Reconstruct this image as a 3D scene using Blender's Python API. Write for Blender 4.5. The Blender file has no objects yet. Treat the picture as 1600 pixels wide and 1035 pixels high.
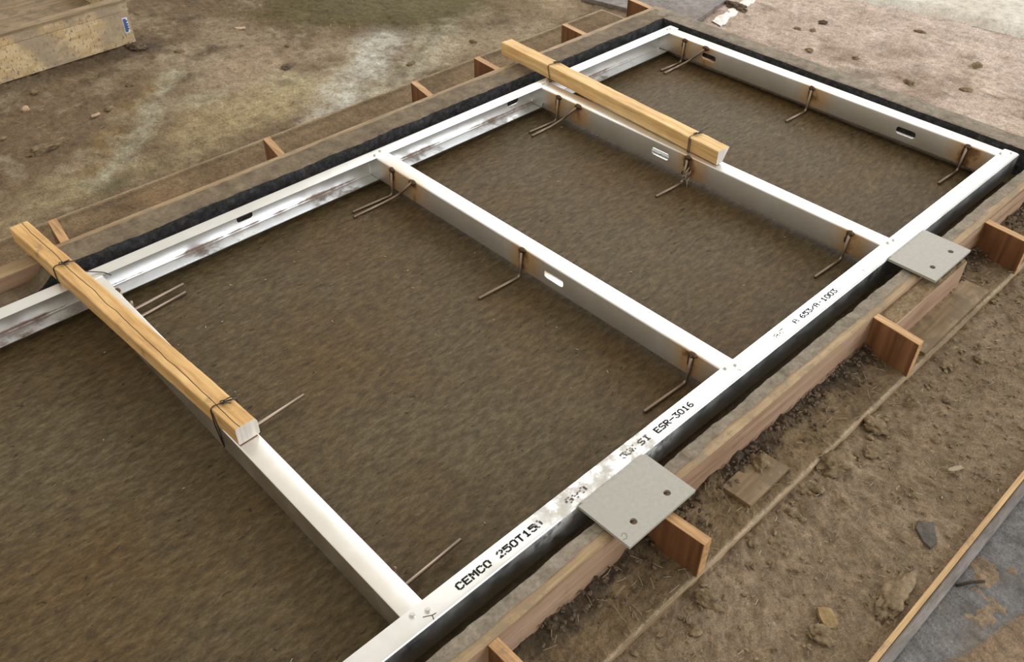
import bpy, bmesh, math, random
import numpy as np
from mathutils import Matrix, Vector, noise as mnoise

scene = bpy.context.scene
COL = scene.collection
random.seed(7)
RNG = np.random.default_rng(7)

# ------------------------------------------------------------------ camera
ZF = 0.112                                   # height of the steel frame's top face above the ground
cam_d = bpy.data.cameras.new('camera')
cam_d.sensor_fit = 'HORIZONTAL'; cam_d.sensor_width = 36.0
cam_d.lens = 1395.58 / 1600 * 36.0
cam_d.clip_start = 0.02; cam_d.clip_end = 100
cam = bpy.data.objects.new('camera', cam_d); COL.objects.link(cam)
CR = ((0.7264482, -0.6872078, 0.0043008), (-0.4463767, -0.4766052, -0.7573608), (0.5225140, 0.5482636, -0.6529825))
M = Matrix(((CR[0][0], -CR[1][0], -CR[2][0], -1.113357),
            (CR[0][1], -CR[1][1], -CR[2][1], -0.608191),
            (CR[0][2], -CR[1][2], -CR[2][2], 1.131169 + ZF),
            (0, 0, 0, 1)))
cam.matrix_world = M
scene.camera = cam

# ------------------------------------------------------------------ light
world = bpy.data.worlds.new('workshop_air'); scene.world = world
world.use_nodes = True
bg = world.node_tree.nodes['Background']
bg.inputs[0].default_value = (1.0, 0.93, 0.81, 1); bg.inputs[1].default_value = 0.83

def area(name, loc, target, sx, sy, power, color):
    d = bpy.data.lights.new(name, 'AREA'); d.shape = 'RECTANGLE'; d.size = sx; d.size_y = sy
    d.energy = power; d.color = color
    o = bpy.data.objects.new(name, d); COL.objects.link(o)
    o.location = loc
    o.rotation_euler = (Vector(target) - Vector(loc)).to_track_quat('-Z', 'Y').to_euler()
    return o
area('open_bay_daylight', (5.9, 3.9, 4.7), (0.3, 0.3, 0), 6.4, 5.2, 345, (0.975, 0.985, 1.0))
area('side_door_daylight', (3.0, -5.5, 2.6), (0.4, 0.2, 0), 4.5, 3.2, 300, (0.84, 0.91, 1.0))

scene.view_settings.view_transform = 'Standard'
scene.view_settings.look = 'None'
scene.view_settings.exposure = 0.06
scene.view_settings.gamma = 1.0
scene.view_settings.use_curve_mapping = False

# ------------------------------------------------------------------ helpers
def lin(r, g, b):
    f = lambda c: (c / 255) / 12.92 if c / 255 <= 0.04045 else ((c / 255 + 0.055) / 1.055) ** 2.4
    return (f(r), f(g), f(b), 1.0)

def tag(o, label=None, cat=None, group=None, kind=None):
    if label: o['label'] = label
    if cat: o['category'] = cat
    if group: o['group'] = group
    if kind: o['kind'] = kind
    return o

def adopt(o, parent):
    if parent is not None:
        o.parent = parent
        o.matrix_parent_inverse = Matrix.Translation(-Vector(root_loc(parent)))
    return o

def root_loc(p):
    l = Vector((0, 0, 0))
    if p.type == 'EMPTY':
        l = Vector(p.location)
    return l

def empty(name, loc, label, cat, group=None):
    o = bpy.data.objects.new(name, None); COL.objects.link(o)
    o.location = loc; o.empty_display_size = 0.05
    return tag(o, label, cat, group)

def mobj(name, verts, faces, mats, parent=None, smooth=False, midx=None):
    me = bpy.data.meshes.new(name)
    me.from_pydata([tuple(v) for v in verts], [], [tuple(f) for f in faces])
    for m in (mats if isinstance(mats, (list, tuple)) else [mats]):
        me.materials.append(m)
    if midx is not None:
        me.polygons.foreach_set('material_index', midx)
    if smooth:
        me.polygons.foreach_set('use_smooth', [True] * len(me.polygons))
    me.update()
    o = bpy.data.objects.new(name, me); COL.objects.link(o)
    return adopt(o, parent)

def bm_obj(name, bm, mats, parent=None, smooth=False):
    me = bpy.data.meshes.new(name); bm.to_mesh(me); bm.free()
    for m in (mats if isinstance(mats, (list, tuple)) else [mats]):
        me.materials.append(m)
    if smooth:
        me.polygons.foreach_set('use_smooth', [True] * len(me.polygons))
    o = bpy.data.objects.new(name, me); COL.objects.link(o)
    return adopt(o, parent)

def board(name, x0, x1, y0, y1, z0, z1, mats, parent=None, bevel=0.0015, skew=0.0, face_axis=None):
    """A sawn board; faces whose normal is along face_axis take mats[1], cut edges mats[0]."""
    bm = bmesh.new()
    bmesh.ops.create_cube(bm, size=1)
    for v in bm.verts:
        t = v.co.y + 0.5
        v.co = Vector(((x0 + x1) / 2 + v.co.x * (x1 - x0) + skew * t, (y0 + y1) / 2 + v.co.y * (y1 - y0), (z0 + z1) / 2 + v.co.z * (z1 - z0)))
    bm.normal_update()
    if face_axis is not None:
        for f in bm.faces:
            if abs(f.normal[face_axis]) > 0.8: f.material_index = 1
    bmesh.ops.bevel(bm, geom=list(bm.edges), offset=bevel, segments=2, affect='EDGES', profile=0.6)
    return bm_obj(name, bm, mats, parent)

def tube_geo(path, r, n=8, r_end=None):
    P = [Vector(p) for p in path]; V = []; F = []
    up = Vector((0.13, 0.29, 0.95)).normalized()
    for i, p in enumerate(P):
        t = (P[min(i + 1, len(P) - 1)] - P[max(i - 1, 0)]).normalized()
        a = up - t * up.dot(t)
        if a.length < 1e-3: a = Vector((1, 0, 0)) - t * t.x
        a.normalize(); up = a; b = t.cross(a)
        for k in range(n):
            w = 2 * math.pi * k / n
            V.append(p + (a * math.cos(w) + b * math.sin(w)) * r)
    for i in range(len(P) - 1):
        for k in range(n):
            F.append((i * n + k, i * n + (k + 1) % n, (i + 1) * n + (k + 1) % n, (i + 1) * n + k))
    F.append(tuple(range(n - 1, -1, -1))); F.append(tuple(range((len(P) - 1) * n, len(P) * n)))
    return V, F

def smooth_path(pts, rad=0.012, seg=5):
    P = [Vector(p) for p in pts]; out = [P[0]]
    for i in range(1, len(P) - 1):
        a = (P[i - 1] - P[i]); b = (P[i + 1] - P[i])
        d = min(rad, a.length * 0.45, b.length * 0.45)
        s = P[i] + a.normalized() * d; e = P[i] + b.normalized() * d
        for k in range(seg + 1):
            t = k / seg
            out.append(s * (1 - t) ** 2 + P[i] * 2 * t * (1 - t) + e * t ** 2)
    out.append(P[-1]); return out

# value noise in numpy
def vnoise(x, y, seed=0):
    xi = np.floor(x).astype(np.int64); yi = np.floor(y).astype(np.int64)
    fx = x - xi; fy = y - yi
    fx = fx * fx * fx * (fx * (fx * 6 - 15) + 10); fy = fy * fy * fy * (fy * (fy * 6 - 15) + 10)
    def h(a, b):
        n = (a * 374761393 + b * 668265263 + seed * 1442695041) & 0x7fffffff
        n = ((n ^ (n >> 13)) * 1274126177) & 0x7fffffff
        n = ((n ^ (n >> 16)) * 668265263) & 0x7fffffff
        return ((n ^ (n >> 15)) & 0xffff) / 65535.0
    return (h(xi, yi) * (1 - fx) + h(xi + 1, yi) * fx) * (1 - fy) + (h(xi, yi + 1) * (1 - fx) + h(xi + 1, yi + 1) * fx) * fy

def fbm(x, y, scale, octs=4, seed=0, gain=0.5):
    s = np.zeros_like(x, dtype=float); a = 1.0; t = 0.0; f = scale
    for o in range(octs):
        s += a * vnoise(x * f + 17.3 * o, y * f - 9.1 * o, seed + o); t += a; a *= gain; f *= 2.03
    return s / t * 2 - 1                     # -1..1

def sstep(a, b, v):
    t = np.clip((v - a) / (b - a), 0, 1); return t * t * (3 - 2 * t)

def grid_obj(name, X, Y, Z, mats, parent=None, colors=None, wet=None, flip=False):
    ny, nx = X.shape
    V = np.stack([X, Y, Z], -1).reshape(-1, 3)
    idx = np.arange(nx * ny).reshape(ny, nx)
    q = np.stack([idx[:-1, :-1], idx[:-1, 1:], idx[1:, 1:], idx[1:, :-1]], -1).reshape(-1, 4)
    if flip: q = q[:, ::-1]
    me = bpy.data.meshes.new(name)
    me.vertices.add(len(V)); me.vertices.foreach_set('co', V.astype(np.float32).ravel())
    me.loops.add(q.size); me.loops.foreach_set('vertex_index', q.astype(np.int32).ravel())
    me.polygons.add(len(q)); me.polygons.foreach_set('loop_start', np.arange(0, q.size, 4, dtype=np.int32))
    me.polygons.foreach_set('use_smooth', np.ones(len(q), dtype=bool))
    me.update(calc_edges=True)
    if colors is not None:
        at = me.color_attributes.new('Col', 'FLOAT_COLOR', 'POINT')
        c = np.ones((len(V), 4), dtype=np.float32); c[:, :3] = colors.reshape(-1, 3)
        if wet is not None: c[:, 3] = wet.reshape(-1)
        at.data.foreach_set('color', c.ravel())
    for m in (mats if isinstance(mats, (list, tuple)) else [mats]): me.materials.append(m)
    o = bpy.data.objects.new(name, me); COL.objects.link(o)
    return adopt(o, parent)

def paint(base, layers):
    c = base.copy()
    for m, col in layers:
        c = c * (1 - m[..., None]) + np.array(lin(*col)[:3]) * m[..., None]
    return c

def seg_dist(X, Y, pts):
    d = np.full(X.shape, 9.0)
    for (x0, y0), (x1, y1) in zip(pts[:-1], pts[1:]):
        dx, dy = x1 - x0, y1 - y0
        t = np.clip(((X - x0) * dx + (Y - y0) * dy) / (dx * dx + dy * dy + 1e-9), 0, 1)
        d = np.minimum(d, np.hypot(X - x0 - t * dx, Y - y0 - t * dy))
    return d

# ------------------------------------------------------------------ materials
class NT:
    def __init__(s, name):
        s.m = bpy.data.materials.new(name); s.m.use_nodes = True
        s.t = s.m.node_tree; s.n = s.t.nodes; s.l = s.t.links
        s.b = s.n['Principled BSDF']
        s.co = s.n.new('ShaderNodeTexCoord').outputs['Object']
    def link(s, a, b): s.l.new(a, b)
    def mapping(s, scale=(1, 1, 1), rot=(0, 0, 0), loc=(0, 0, 0), src=None):
        m = s.n.new('ShaderNodeMapping'); m.inputs['Scale'].default_value = scale
        m.inputs['Rotation'].default_value = rot; m.inputs['Location'].default_value = loc
        s.link(src or s.co, m.inputs['Vector']); return m.outputs[0]
    def noise(s, scale, detail=4, rough=0.55, vec=None, dist=0.0):
        n = s.n.new('ShaderNodeTexNoise'); n.inputs['Scale'].default_value = scale
        n.inputs['Detail'].default_value = detail; n.inputs['Roughness'].default_value = rough
        n.inputs['Distortion'].default_value = dist
        s.link(vec or s.co, n.inputs['Vector']); return n.outputs[0]
    def ramp(s, fac, stops):
        r = s.n.new('ShaderNodeValToRGB'); e = r.color_ramp.elements
        e[0].position, e[0].color = stops[0]; e[1].position, e[1].color = stops[-1]
        for p, c in stops[1:-1]:
            k = e.new(p); k.color = c
        s.link(fac, r.inputs[0]); return r.outputs[0]
    def mix(s, fac, a, b, mode='MIX'):
        m = s.n.new('ShaderNodeMix'); m.data_type = 'RGBA'; m.blend_type = mode
        for val, i in ((fac, 0), (a, 6), (b, 7)):
            if hasattr(val, 'is_linked'): s.link(val, m.inputs[i])
            else: m.inputs[i].default_value = val
        return m.outputs[2]
    def math(s, op, a, b=None, c=None, clamp=False):
        m = s.n.new('ShaderNodeMath'); m.operation = op; m.use_clamp = clamp
        for i, v in enumerate((a, b, c)):
            if v is None: continue
            if hasattr(v, 'is_linked'): s.link(v, m.inputs[i])
            else: m.inputs[i].default_value = v
        return m.outputs[0]
    def maprange(s, v, a, b, c=0.0, d=1.0):
        m = s.n.new('ShaderNodeMapRange'); m.interpolation_type = 'SMOOTHSTEP'
        s.link(v, m.inputs[0])
        for i, k in enumerate((a, b, c, d)): m.inputs[i + 1].default_value = k
        return m.outputs[0]
    def sep(s, src=None):
        x = s.n.new('ShaderNodeSeparateXYZ'); s.link(src or s.co, x.inputs[0]); return x.outputs
    def bump(s, h, strength=0.4, dist=0.002, prev=None):
        b = s.n.new('ShaderNodeBump'); b.inputs['Strength'].default_value = strength
        b.inputs['Distance'].default_value = dist; s.link(h, b.inputs['Height'])
        if prev: s.link(prev, b.inputs['Normal'])
        return b.outputs[0]
    def out(s, color=None, rough=None, normal=None, metallic=None, spec=None):
        for v, k in ((color, 'Base Color'), (rough, 'Roughness'), (normal, 'Normal'), (metallic, 'Metallic'), (spec, 'Specular IOR Level')):
            if v is None: continue
            if hasattr(v, 'is_linked'): s.link(v, s.b.inputs[k])
            else: s.b.inputs[k].default_value = v
        return s.m

def g(v): return (v, v, v, 1)

def mat_mud(name, strength=1.0):
    t = NT(name)
    a = t.n.new('ShaderNodeVertexColor'); a.layer_name = 'Col'
    n1 = t.noise(38, 6, 0.7); n2 = t.noise(150, 5, 0.75); n3 = t.noise(9, 6, 0.68); n4 = t.noise(420, 3, 0.7)
    f = t.ramp(n1, [(0.27, g(0.50)), (0.5, g(0.98)), (0.74, g(1.38))])
    c = t.mix(0.8, a.outputs['Color'], f, 'MULTIPLY')
    f2 = t.ramp(n2, [(0.30, g(0.42)), (0.5, g(1.0)), (0.70, g(1.55))])
    c = t.mix(0.7, c, f2, 'MULTIPLY')
    c = t.mix(0.6, c, t.ramp(n4, [(0.3, g(0.5)), (0.5, g(1.0)), (0.7, g(1.55))]), 'MULTIPLY')
    f3 = t.ramp(n3, [(0.3, (0.74, 0.67, 0.58, 1)), (0.7, (1.2, 1.18, 1.17, 1))])
    c = t.mix(0.8, c, f3, 'MULTIPLY')
    h = t.math('ADD', t.math('ADD', n1, t.math('MULTIPLY', n2, 0.6)), t.math('MULTIPLY', n4, 0.25))
    r = t.math('SUBTRACT', 0.88, t.math('MULTIPLY', a.outputs['Alpha'], 0.62))
    st = t.bump(h, 0.8 * strength, 0.010)
    return t.out(c, r, st, spec=0.35)

def mat_concrete(name, dark, mid, light, scale=30, streak=(1, 1, 1), rough=0.75, bump=0.5, rot=0.0, dist=0.003):
    t = NT(name)
    v = t.mapping(streak, (0, 0, rot))
    n1 = t.noise(scale, 7, 0.68, v); n2 = t.noise(scale * 5, 4, 0.7, v); n3 = t.noise(scale * 0.13, 4, 0.6)
    c = t.ramp(n1, [(0.28, dark), (0.5, mid), (0.74, light)])
    c = t.mix(0.55, c, t.ramp(n2, [(0.3, g(0.6)), (0.52, g(1.0)), (0.75, g(1.4))]), 'MULTIPLY')
    c = t.mix(0.6, c, t.ramp(n3, [(0.3, (0.8, 0.72, 0.62, 1)), (0.7, (1.12, 1.12, 1.14, 1))]), 'MULTIPLY')
    h = t.math('ADD', n1, t.math('MULTIPLY', n2, 0.6))
    return t.out(c, rough, t.bump(h, bump, dist), spec=0.4)

M_MUD = mat_mud('trodden_mud')
M_SKIN = None
def mat_skin():
    """freshly sprayed brown-grey concrete skin with short combed streaks and dark pores"""
    t = NT('sprayed_concrete_skin')
    v = t.mapping((1.0, 2.6, 1), (0, 0, math.radians(-38)))
    n1 = t.noise(40, 8, 0.7, v); n2 = t.noise(170, 5, 0.75, v); n3 = t.noise(2.4, 5, 0.62); n4 = t.noise(44, 3, 0.5, v, 0.5)
    c = t.ramp(n1, [(0.29, lin(56, 45, 27)), (0.5, lin(85, 72, 49)), (0.70, lin(108, 95, 70))])
    c = t.mix(0.65, c, t.ramp(n2, [(0.32, g(0.45)), (0.5, g(1.0)), (0.70, g(1.5))]), 'MULTIPLY')
    c = t.mix(0.9, c, t.ramp(n3, [(0.34, (1.0, 0.80, 0.52, 1)), (0.5, (0.95, 0.88, 0.76, 1)), (0.66, (1.02, 1.04, 1.04, 1))]), 'MULTIPLY')
    pore = t.maprange(n4, 0.26, 0.33, 0.8, 0.0)
    c = t.mix(pore, c, lin(34, 26, 16))
    h = t.math('ADD', t.math('SUBTRACT', n1, pore), t.math('MULTIPLY', n2, 0.5))
    r = t.math('ADD', 0.50, t.math('MULTIPLY', n2, 0.22))
    return t.out(c, r, t.bump(h, 0.55, 0.0035), spec=0.28)
M_SKIN = mat_skin()
M_CONC = mat_concrete('grey_mortar', lin(92, 84, 72), lin(128, 118, 104), lin(150, 141, 126), 34, (1, 1, 1), 0.85, 0.5)
M_CONCB = mat_concrete('brown_grey_mortar', lin(80, 69, 54), lin(110, 97, 78), lin(134, 121, 101), 26, (1, 1, 1), 0.85, 0.5)
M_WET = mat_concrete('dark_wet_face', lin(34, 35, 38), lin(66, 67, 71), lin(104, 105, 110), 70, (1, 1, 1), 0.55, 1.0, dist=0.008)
M_DIRT = mat_concrete('crumbled_dirt', lin(88, 74, 56), lin(126, 109, 84), lin(150, 134, 108), 60, (1, 1, 1), 0.95, 0.8)
M_DIRTD = mat_concrete('damp_dark_dirt', lin(30, 26, 22), lin(52, 45, 38), lin(80, 70, 60), 60, (1, 1, 1), 0.9, 0.8)
M_DIRTM = mat_concrete('brown_dirt', lin(60, 50, 40), lin(92, 78, 64), lin(124, 108, 90), 60, (1, 1, 1), 0.95, 0.9)
M_PALE = mat_concrete('pale_concrete', lin(160, 154, 144), lin(196, 190, 180), lin(214, 208, 198), 30, (1, 1, 1), 0.85, 0.4)
M_POWDER = mat_concrete('white_powder', lin(205, 203, 200), lin(238, 236, 234), lin(250, 250, 250), 50, (1, 1, 1), 0.95, 0.6)

def mat_wood(name, light, mid, dark, axis=1, scale=1.0, stain=0.0, crack=None, rough=0.62, mud=None):
    t = NT(name)
    sc = [26 * scale] * 3; sc[axis] = 1.5 * scale
    v = t.mapping(tuple(sc))
    n1 = t.noise(3.2, 6, 0.6, v, 0.6); n2 = t.noise(9, 4, 0.7, v); n3 = t.noise(7, 4, 0.6)
    c = t.ramp(n1, [(0.3, dark), (0.5, mid), (0.72, light)])
    c = t.mix(0.35, c, t.ramp(n2, [(0.3, g(0.65)), (0.7, g(1.25))]), 'MULTIPLY')
    c = t.mix(0.5, c, t.ramp(n3, [(0.32, (0.78, 0.70, 0.62, 1)), (0.62, g(1.08))]), 'MULTIPLY')
    if stain:
        n4 = t.noise(16, 5, 0.7)
        c = t.mix(t.maprange(n4, 0.58, 0.72, 0, stain), c, lin(96, 84, 68))
    if mud:
        n5 = t.noise(22, 6, 0.7)
        c = t.mix(t.maprange(n5, mud[0], mud[0] + 0.14, 0, 0.85), c, mud[1])
    if crack:
        xyz = t.sep()
        wob = t.noise(1.0, 2, 0.5, t.mapping((0, 9, 0)))
        line = t.math('ADD', t.math('MULTIPLY_ADD', xyz[1], crack[1], crack[0]), t.math('MULTIPLY', t.math('SUBTRACT', wob, 0.5), 0.012))
        dx = t.math('ABSOLUTE', t.math('SUBTRACT', xyz[0], line))
        top = t.math('GREATER_THAN', xyz[2], 0.030)
        k = t.math('MULTIPLY', t.maprange(dx, 0.0004, 0.0011, 1, 0), top)
        c = t.mix(k, c, lin(52, 34, 18))
        nb = t.bump(t.math('SUBTRACT', n2, t.math('MULTIPLY', k, 3.0)), 0.35, 0.001)
    else:
        nb = t.bump(n2, 0.3, 0.001)
    return t.out(c, rough, nb, spec=0.35)

M_PINE = mat_wood('fresh_pine', lin(234, 204, 152), lin(220, 184, 126), lin(194, 150, 94), 1, 1.0, 0.0)
M_PINE_CR = mat_wood('cracked_pine', lin(224, 188, 132), lin(208, 168, 110), lin(178, 134, 82), 1, 1.0, 0.55, crack=(0.010, 0.0185))
M_ENDGRAIN = mat_wood('pale_end_grain', lin(232, 226, 216), lin(214, 208, 200), lin(186, 180, 172), 2, 0.6)
M_PLYFACE = mat_wood('brown_form_ply_face', lin(142, 102, 70), lin(118, 80, 52), lin(86, 56, 34), 2, 0.5, 0.3)
M_PLYEDGE = mat_wood('tan_ply_edge', lin(206, 168, 122), lin(182, 144, 100), lin(150, 114, 76), 1, 1.2, 0.5)
M_FORMFACE = mat_wood('worn_form_face', lin(178, 152, 128), lin(156, 128, 105), lin(126, 98, 76), 0, 0.5, 0.3, mud=(0.60, lin(118, 100, 80)))
M_FORMEDGE = mat_wood('form_top_edge', lin(176, 154, 120), lin(152, 129, 96), lin(124, 102, 74), 0, 1.0, 0.5, mud=(0.48, lin(128, 112, 90)))
M_BASE = mat_wood('muddy_base_ply', lin(176, 156, 128), lin(150, 130, 102), lin(118, 100, 76), 0, 0.8, 0.5, mud=(0.50, lin(124, 106, 82)))

def mat_osb():
    t = NT('osb_strand_board')
    vo = t.n.new('ShaderNodeTexVoronoi'); vo.inputs['Scale'].default_value = 60
    t.link(t.mapping((0.5, 1, 1.5), (0, math.radians(28), 0)), vo.inputs['Vector'])
    n = t.noise(110, 4, 0.7, t.mapping((1.6, 1, 0.7))); n2 = t.noise(5, 4, 0.6)
    s = t.n.new('ShaderNodeSeparateColor'); t.link(vo.outputs['Color'], s.inputs[0])
    c = t.ramp(s.outputs[0], [(0.0, lin(178, 150, 110)), (0.35, lin(198, 172, 128)), (0.7, lin(210, 188, 148)), (1.0, lin(190, 166, 130))])
    c = t.mix(t.maprange(n, 0.56, 0.62, 0, 0.85), c, lin(92, 78, 60))
    c = t.mix(t.maprange(n2, 0.44, 0.62, 0, 0.75), c, lin(146, 132, 114))
    return t.out(c, 0.7, t.bump(n, 0.3, 0.001))
M_OSB = mat_osb()

def mat_metal(name, base, rough, welds=None, dirt=None, base_met=1.0, dust=None):
    t = NT(name)
    n = t.noise(30, 5, 0.6); n2 = t.noise(220, 2, 0.5); n3 = t.noise(11, 5, 0.65)
    c = t.mix(0.25, base, t.ramp(n, [(0.3, g(0.85)), (0.7, g(1.08))]), 'MULTIPLY')
    r = t.math('ADD', rough, t.math('MULTIPLY', t.math('SUBTRACT', n3, 0.45), 0.35))
    met = base_met
    xyz = t.sep()
    if welds:
        d = None
        for w in welds:
            k = t.math('ABSOLUTE', t.math('SUBTRACT', xyz[1], w))
            d = k if d is None else t.math('MINIMUM', d, k)
        d = t.math('ADD', d, t.math('MULTIPLY', t.math('SUBTRACT', n3, 0.5), 0.10))
        heat = t.maprange(d, 0.0, 0.085, 0.85, 0.0)
        heat = t.math('MULTIPLY', heat, t.maprange(xyz[2], ZF - 0.006, ZF - 0.001, 1.0, 0.35))
        c = t.mix(heat, c, lin(206, 160, 92))
        rust = t.math('MULTIPLY', t.maprange(t.math('ADD', d, t.math('MULTIPLY', t.math('SUBTRACT', n, 0.5), 0.05)), -0.006, 0.016, 0.9, 0.0), t.math('LESS_THAN', xyz[2], ZF - 0.006))
        c = t.mix(rust, c, lin(92, 58, 34))
        r = t.math('ADD', r, t.math('MULTIPLY', heat, 0.18))
        met = t.math('SUBTRACT', base_met, t.math('ADD', t.math('MULTIPLY', rust, 0.5), t.math('MULTIPLY', heat, 0.15)))
    if dirt:
        zz = t.math('ABSOLUTE', t.math('SUBTRACT', xyz[2], dirt))
        nn = t.noise(6.5, 6, 0.7)
        band = t.math('SUBTRACT', t.math('MULTIPLY', nn, 0.030), t.math('ADD', zz, 0.0125))
        k = t.maprange(band, -0.001, 0.004, 0.0, 0.9)
        c = t.mix(k, c, lin(116, 84, 58)); r = t.math('ADD', r, t.math('MULTIPLY', k, 0.4))
        met = t.math('SUBTRACT', base_met, t.math('MULTIPLY', k, 0.75))
    if dust:                                             # dried mortar film between two x positions
        w = t.math('MULTIPLY', t.maprange(xyz[0], dust[0] - 0.06, dust[0] + 0.06), t.maprange(xyz[0], dust[1] - 0.06, dust[1] + 0.06, 1.0, 0.0))
        k = t.math('MULTIPLY', t.maprange(t.noise(26, 6, 0.7), 0.36, 0.62), t.math('MULTIPLY_ADD', w, 0.75, 0.10))
        c = t.mix(k, c, lin(176, 172, 164)); r = t.math('MULTIPLY_ADD', k, 0.45, r)
        met = t.math('MULTIPLY_ADD', k, -0.9, base_met)
    return t.out(c, r, None, met)
Z = lambda z: z + ZF
M_GALV = mat_metal('galvanised_steel', (0.84, 0.84, 0.83, 1), 0.30, dust=(-0.50, -0.20))
M_GALVF = mat_metal('galvanised_steel_soiled', (0.76, 0.76, 0.75, 1), 0.30, dirt=Z(-0.058), base_met=0.85)
M_STUD = mat_metal('galvanised_stud_steel', (0.76, 0.76, 0.74, 1), 0.33, welds=(0.068, 0.528, 0.908, 0.988), base_met=0.8)
M_STUDA = mat_metal('galvanised_stud_plain', (0.86, 0.84, 0.80, 1), 0.32)
M_ROD = mat_metal('dull_rod_steel', (0.33, 0.26, 0.20, 1), 0.45)
M_WELD = mat_metal('rusty_weld', (0.13, 0.085, 0.055, 1), 0.65)
M_SCREW = mat_metal('zinc_screw', (0.70, 0.68, 0.62, 1), 0.35)
M_CHANNEL = mat_metal('grey_channel_steel', (0.42, 0.40, 0.39, 1), 0.5)

def mat_flat(name, col, rough=0.6, metallic=0.0, n=60, amt=0.3):
    t = NT(name)
    nn = t.noise(n, 4, 0.6)
    c = t.mix(amt, col, t.ramp(nn, [(0.3, g(0.6)), (0.7, g(1.3))]), 'MULTIPLY')
    return t.out(c, rough, t.bump(nn, 0.1, 0.0006), metallic)
M_PLATE = mat_flat('grey_primer', lin(160, 157, 148), 0.55, 0.0, 140, 0.18)
M_INK = mat_flat('black_ink', lin(24, 20, 24), 0.7)
M_INKF = mat_flat('faded_ink', lin(104, 98, 96), 0.6)
M_WIRE = mat_flat('black_tie_wire', lin(30, 24, 22), 0.5)
M_FIBRE = mat_flat('glass_fibre', lin(186, 174, 152), 0.7)
M_FIBRED = mat_flat('dull_straw', lin(150, 134, 108), 0.8)
M_HOLE = mat_flat('hole_dark', lin(18, 16, 15), 0.9)
M_STICKW = mat_flat('sticker_white', lin(226, 226, 230), 0.5)
M_STICKB = mat_flat('sticker_blue', lin(70, 92, 150), 0.5)

# ------------------------------------------------------------------ ground
def axis(breaks):
    out = []
    for a, b, d in breaks:
        out += list(np.arange(a, b - 1e-6, d))
    out.append(breaks[-1][1]); return np.array(out)
gx = axis([(-7, -2, 0.5), (-2, -1.0, 0.05), (-1.0, -0.55, 0.012), (-0.55, 0.9, 0.0045), (0.9, 2.7, 0.008), (2.7, 4, 0.05), (4, 9, 0.5)])
gy = axis([(-7, -2, 0.5), (-2, -0.75, 0.05), (-0.75, -0.2, 0.0045), (-0.2, 1.48, 0.03), (1.48, 2.6, 0.008), (2.6, 3.6, 0.03), (3.6, 9, 0.5)])
X, Y = np.meshgrid(gx, gy)
near = sstep(0.35, 0.1, Y) * sstep(1.5, 1.2, X)
right = sstep(1.25, 1.45, X - 0.15 * (Y - 0.5)) * sstep(1.75, 1.45, Y)
left = sstep(1.3, 1.45, Y) * (1 - right)
f1 = fbm(X, Y, 9, 4, 3); f2 = fbm(X, Y, 38, 4, 11, 0.6); f3 = fbm(X, Y, 3.0, 3, 21)
lumps = np.clip(fbm(X, Y, 30, 3, 31), 0, 1)
f4 = fbm(X, Y, 95, 3, 19, 0.6)
Zg = 0.001 + near * (0.0036 * f1 + 0.0045 * f2 + 0.0022 * f4 + 0.010 * sstep(-0.31, -0.23, Y) * np.clip(fbm(X, Y, 26, 5, 205, 0.65) + 0.05, 0, 1) + 0.012 * lumps * sstep(-0.1, 0.5, fbm(X, Y, 4, 2, 41))) \
     + left * (0.005 * f1 + 0.006 * f2 + 0.0018 * f4) + right * (0.006 * f1 + 0.006 * f2)
base = np.zeros(X.shape + (3,)); base[:] = lin(116, 98, 75)[:3]
wob = 0.07 * fbm(X, Y, 7, 5, 51, 0.6); wob2 = 0.075 * fbm(X, Y, 18, 5, 61, 0.65)
brk = np.clip(0.72 + 0.75 * fbm(X, Y, 22, 5, 131, 0.65), 0, 1)
def streak(pts, w, soft=1.6):
    d = seg_dist(X, Y, pts) + wob * 0.7 + wob2 * 0.6
    return sstep(w * soft, w * 0.1, d) * brk
def blob(cx, cy, rx, ry, a=0.0):
    c, s = math.cos(a), math.sin(a)
    u = ((X - cx) * c + (Y - cy) * s) / rx; v = (-(X - cx) * s + (Y - cy) * c) / ry
    return sstep(1.35, 0.4, np.sqrt(u * u + v * v) + wob * 5 + wob2 * 3) * (0.4 + 0.6 * brk)
darkn = sstep(0.1, 0.7, fbm(X, Y, 6, 4, 71))
paln = sstep(0.05, 0.6, fbm(X, Y, 4.2, 4, 81))
wetm = np.zeros(X.shape)
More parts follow.
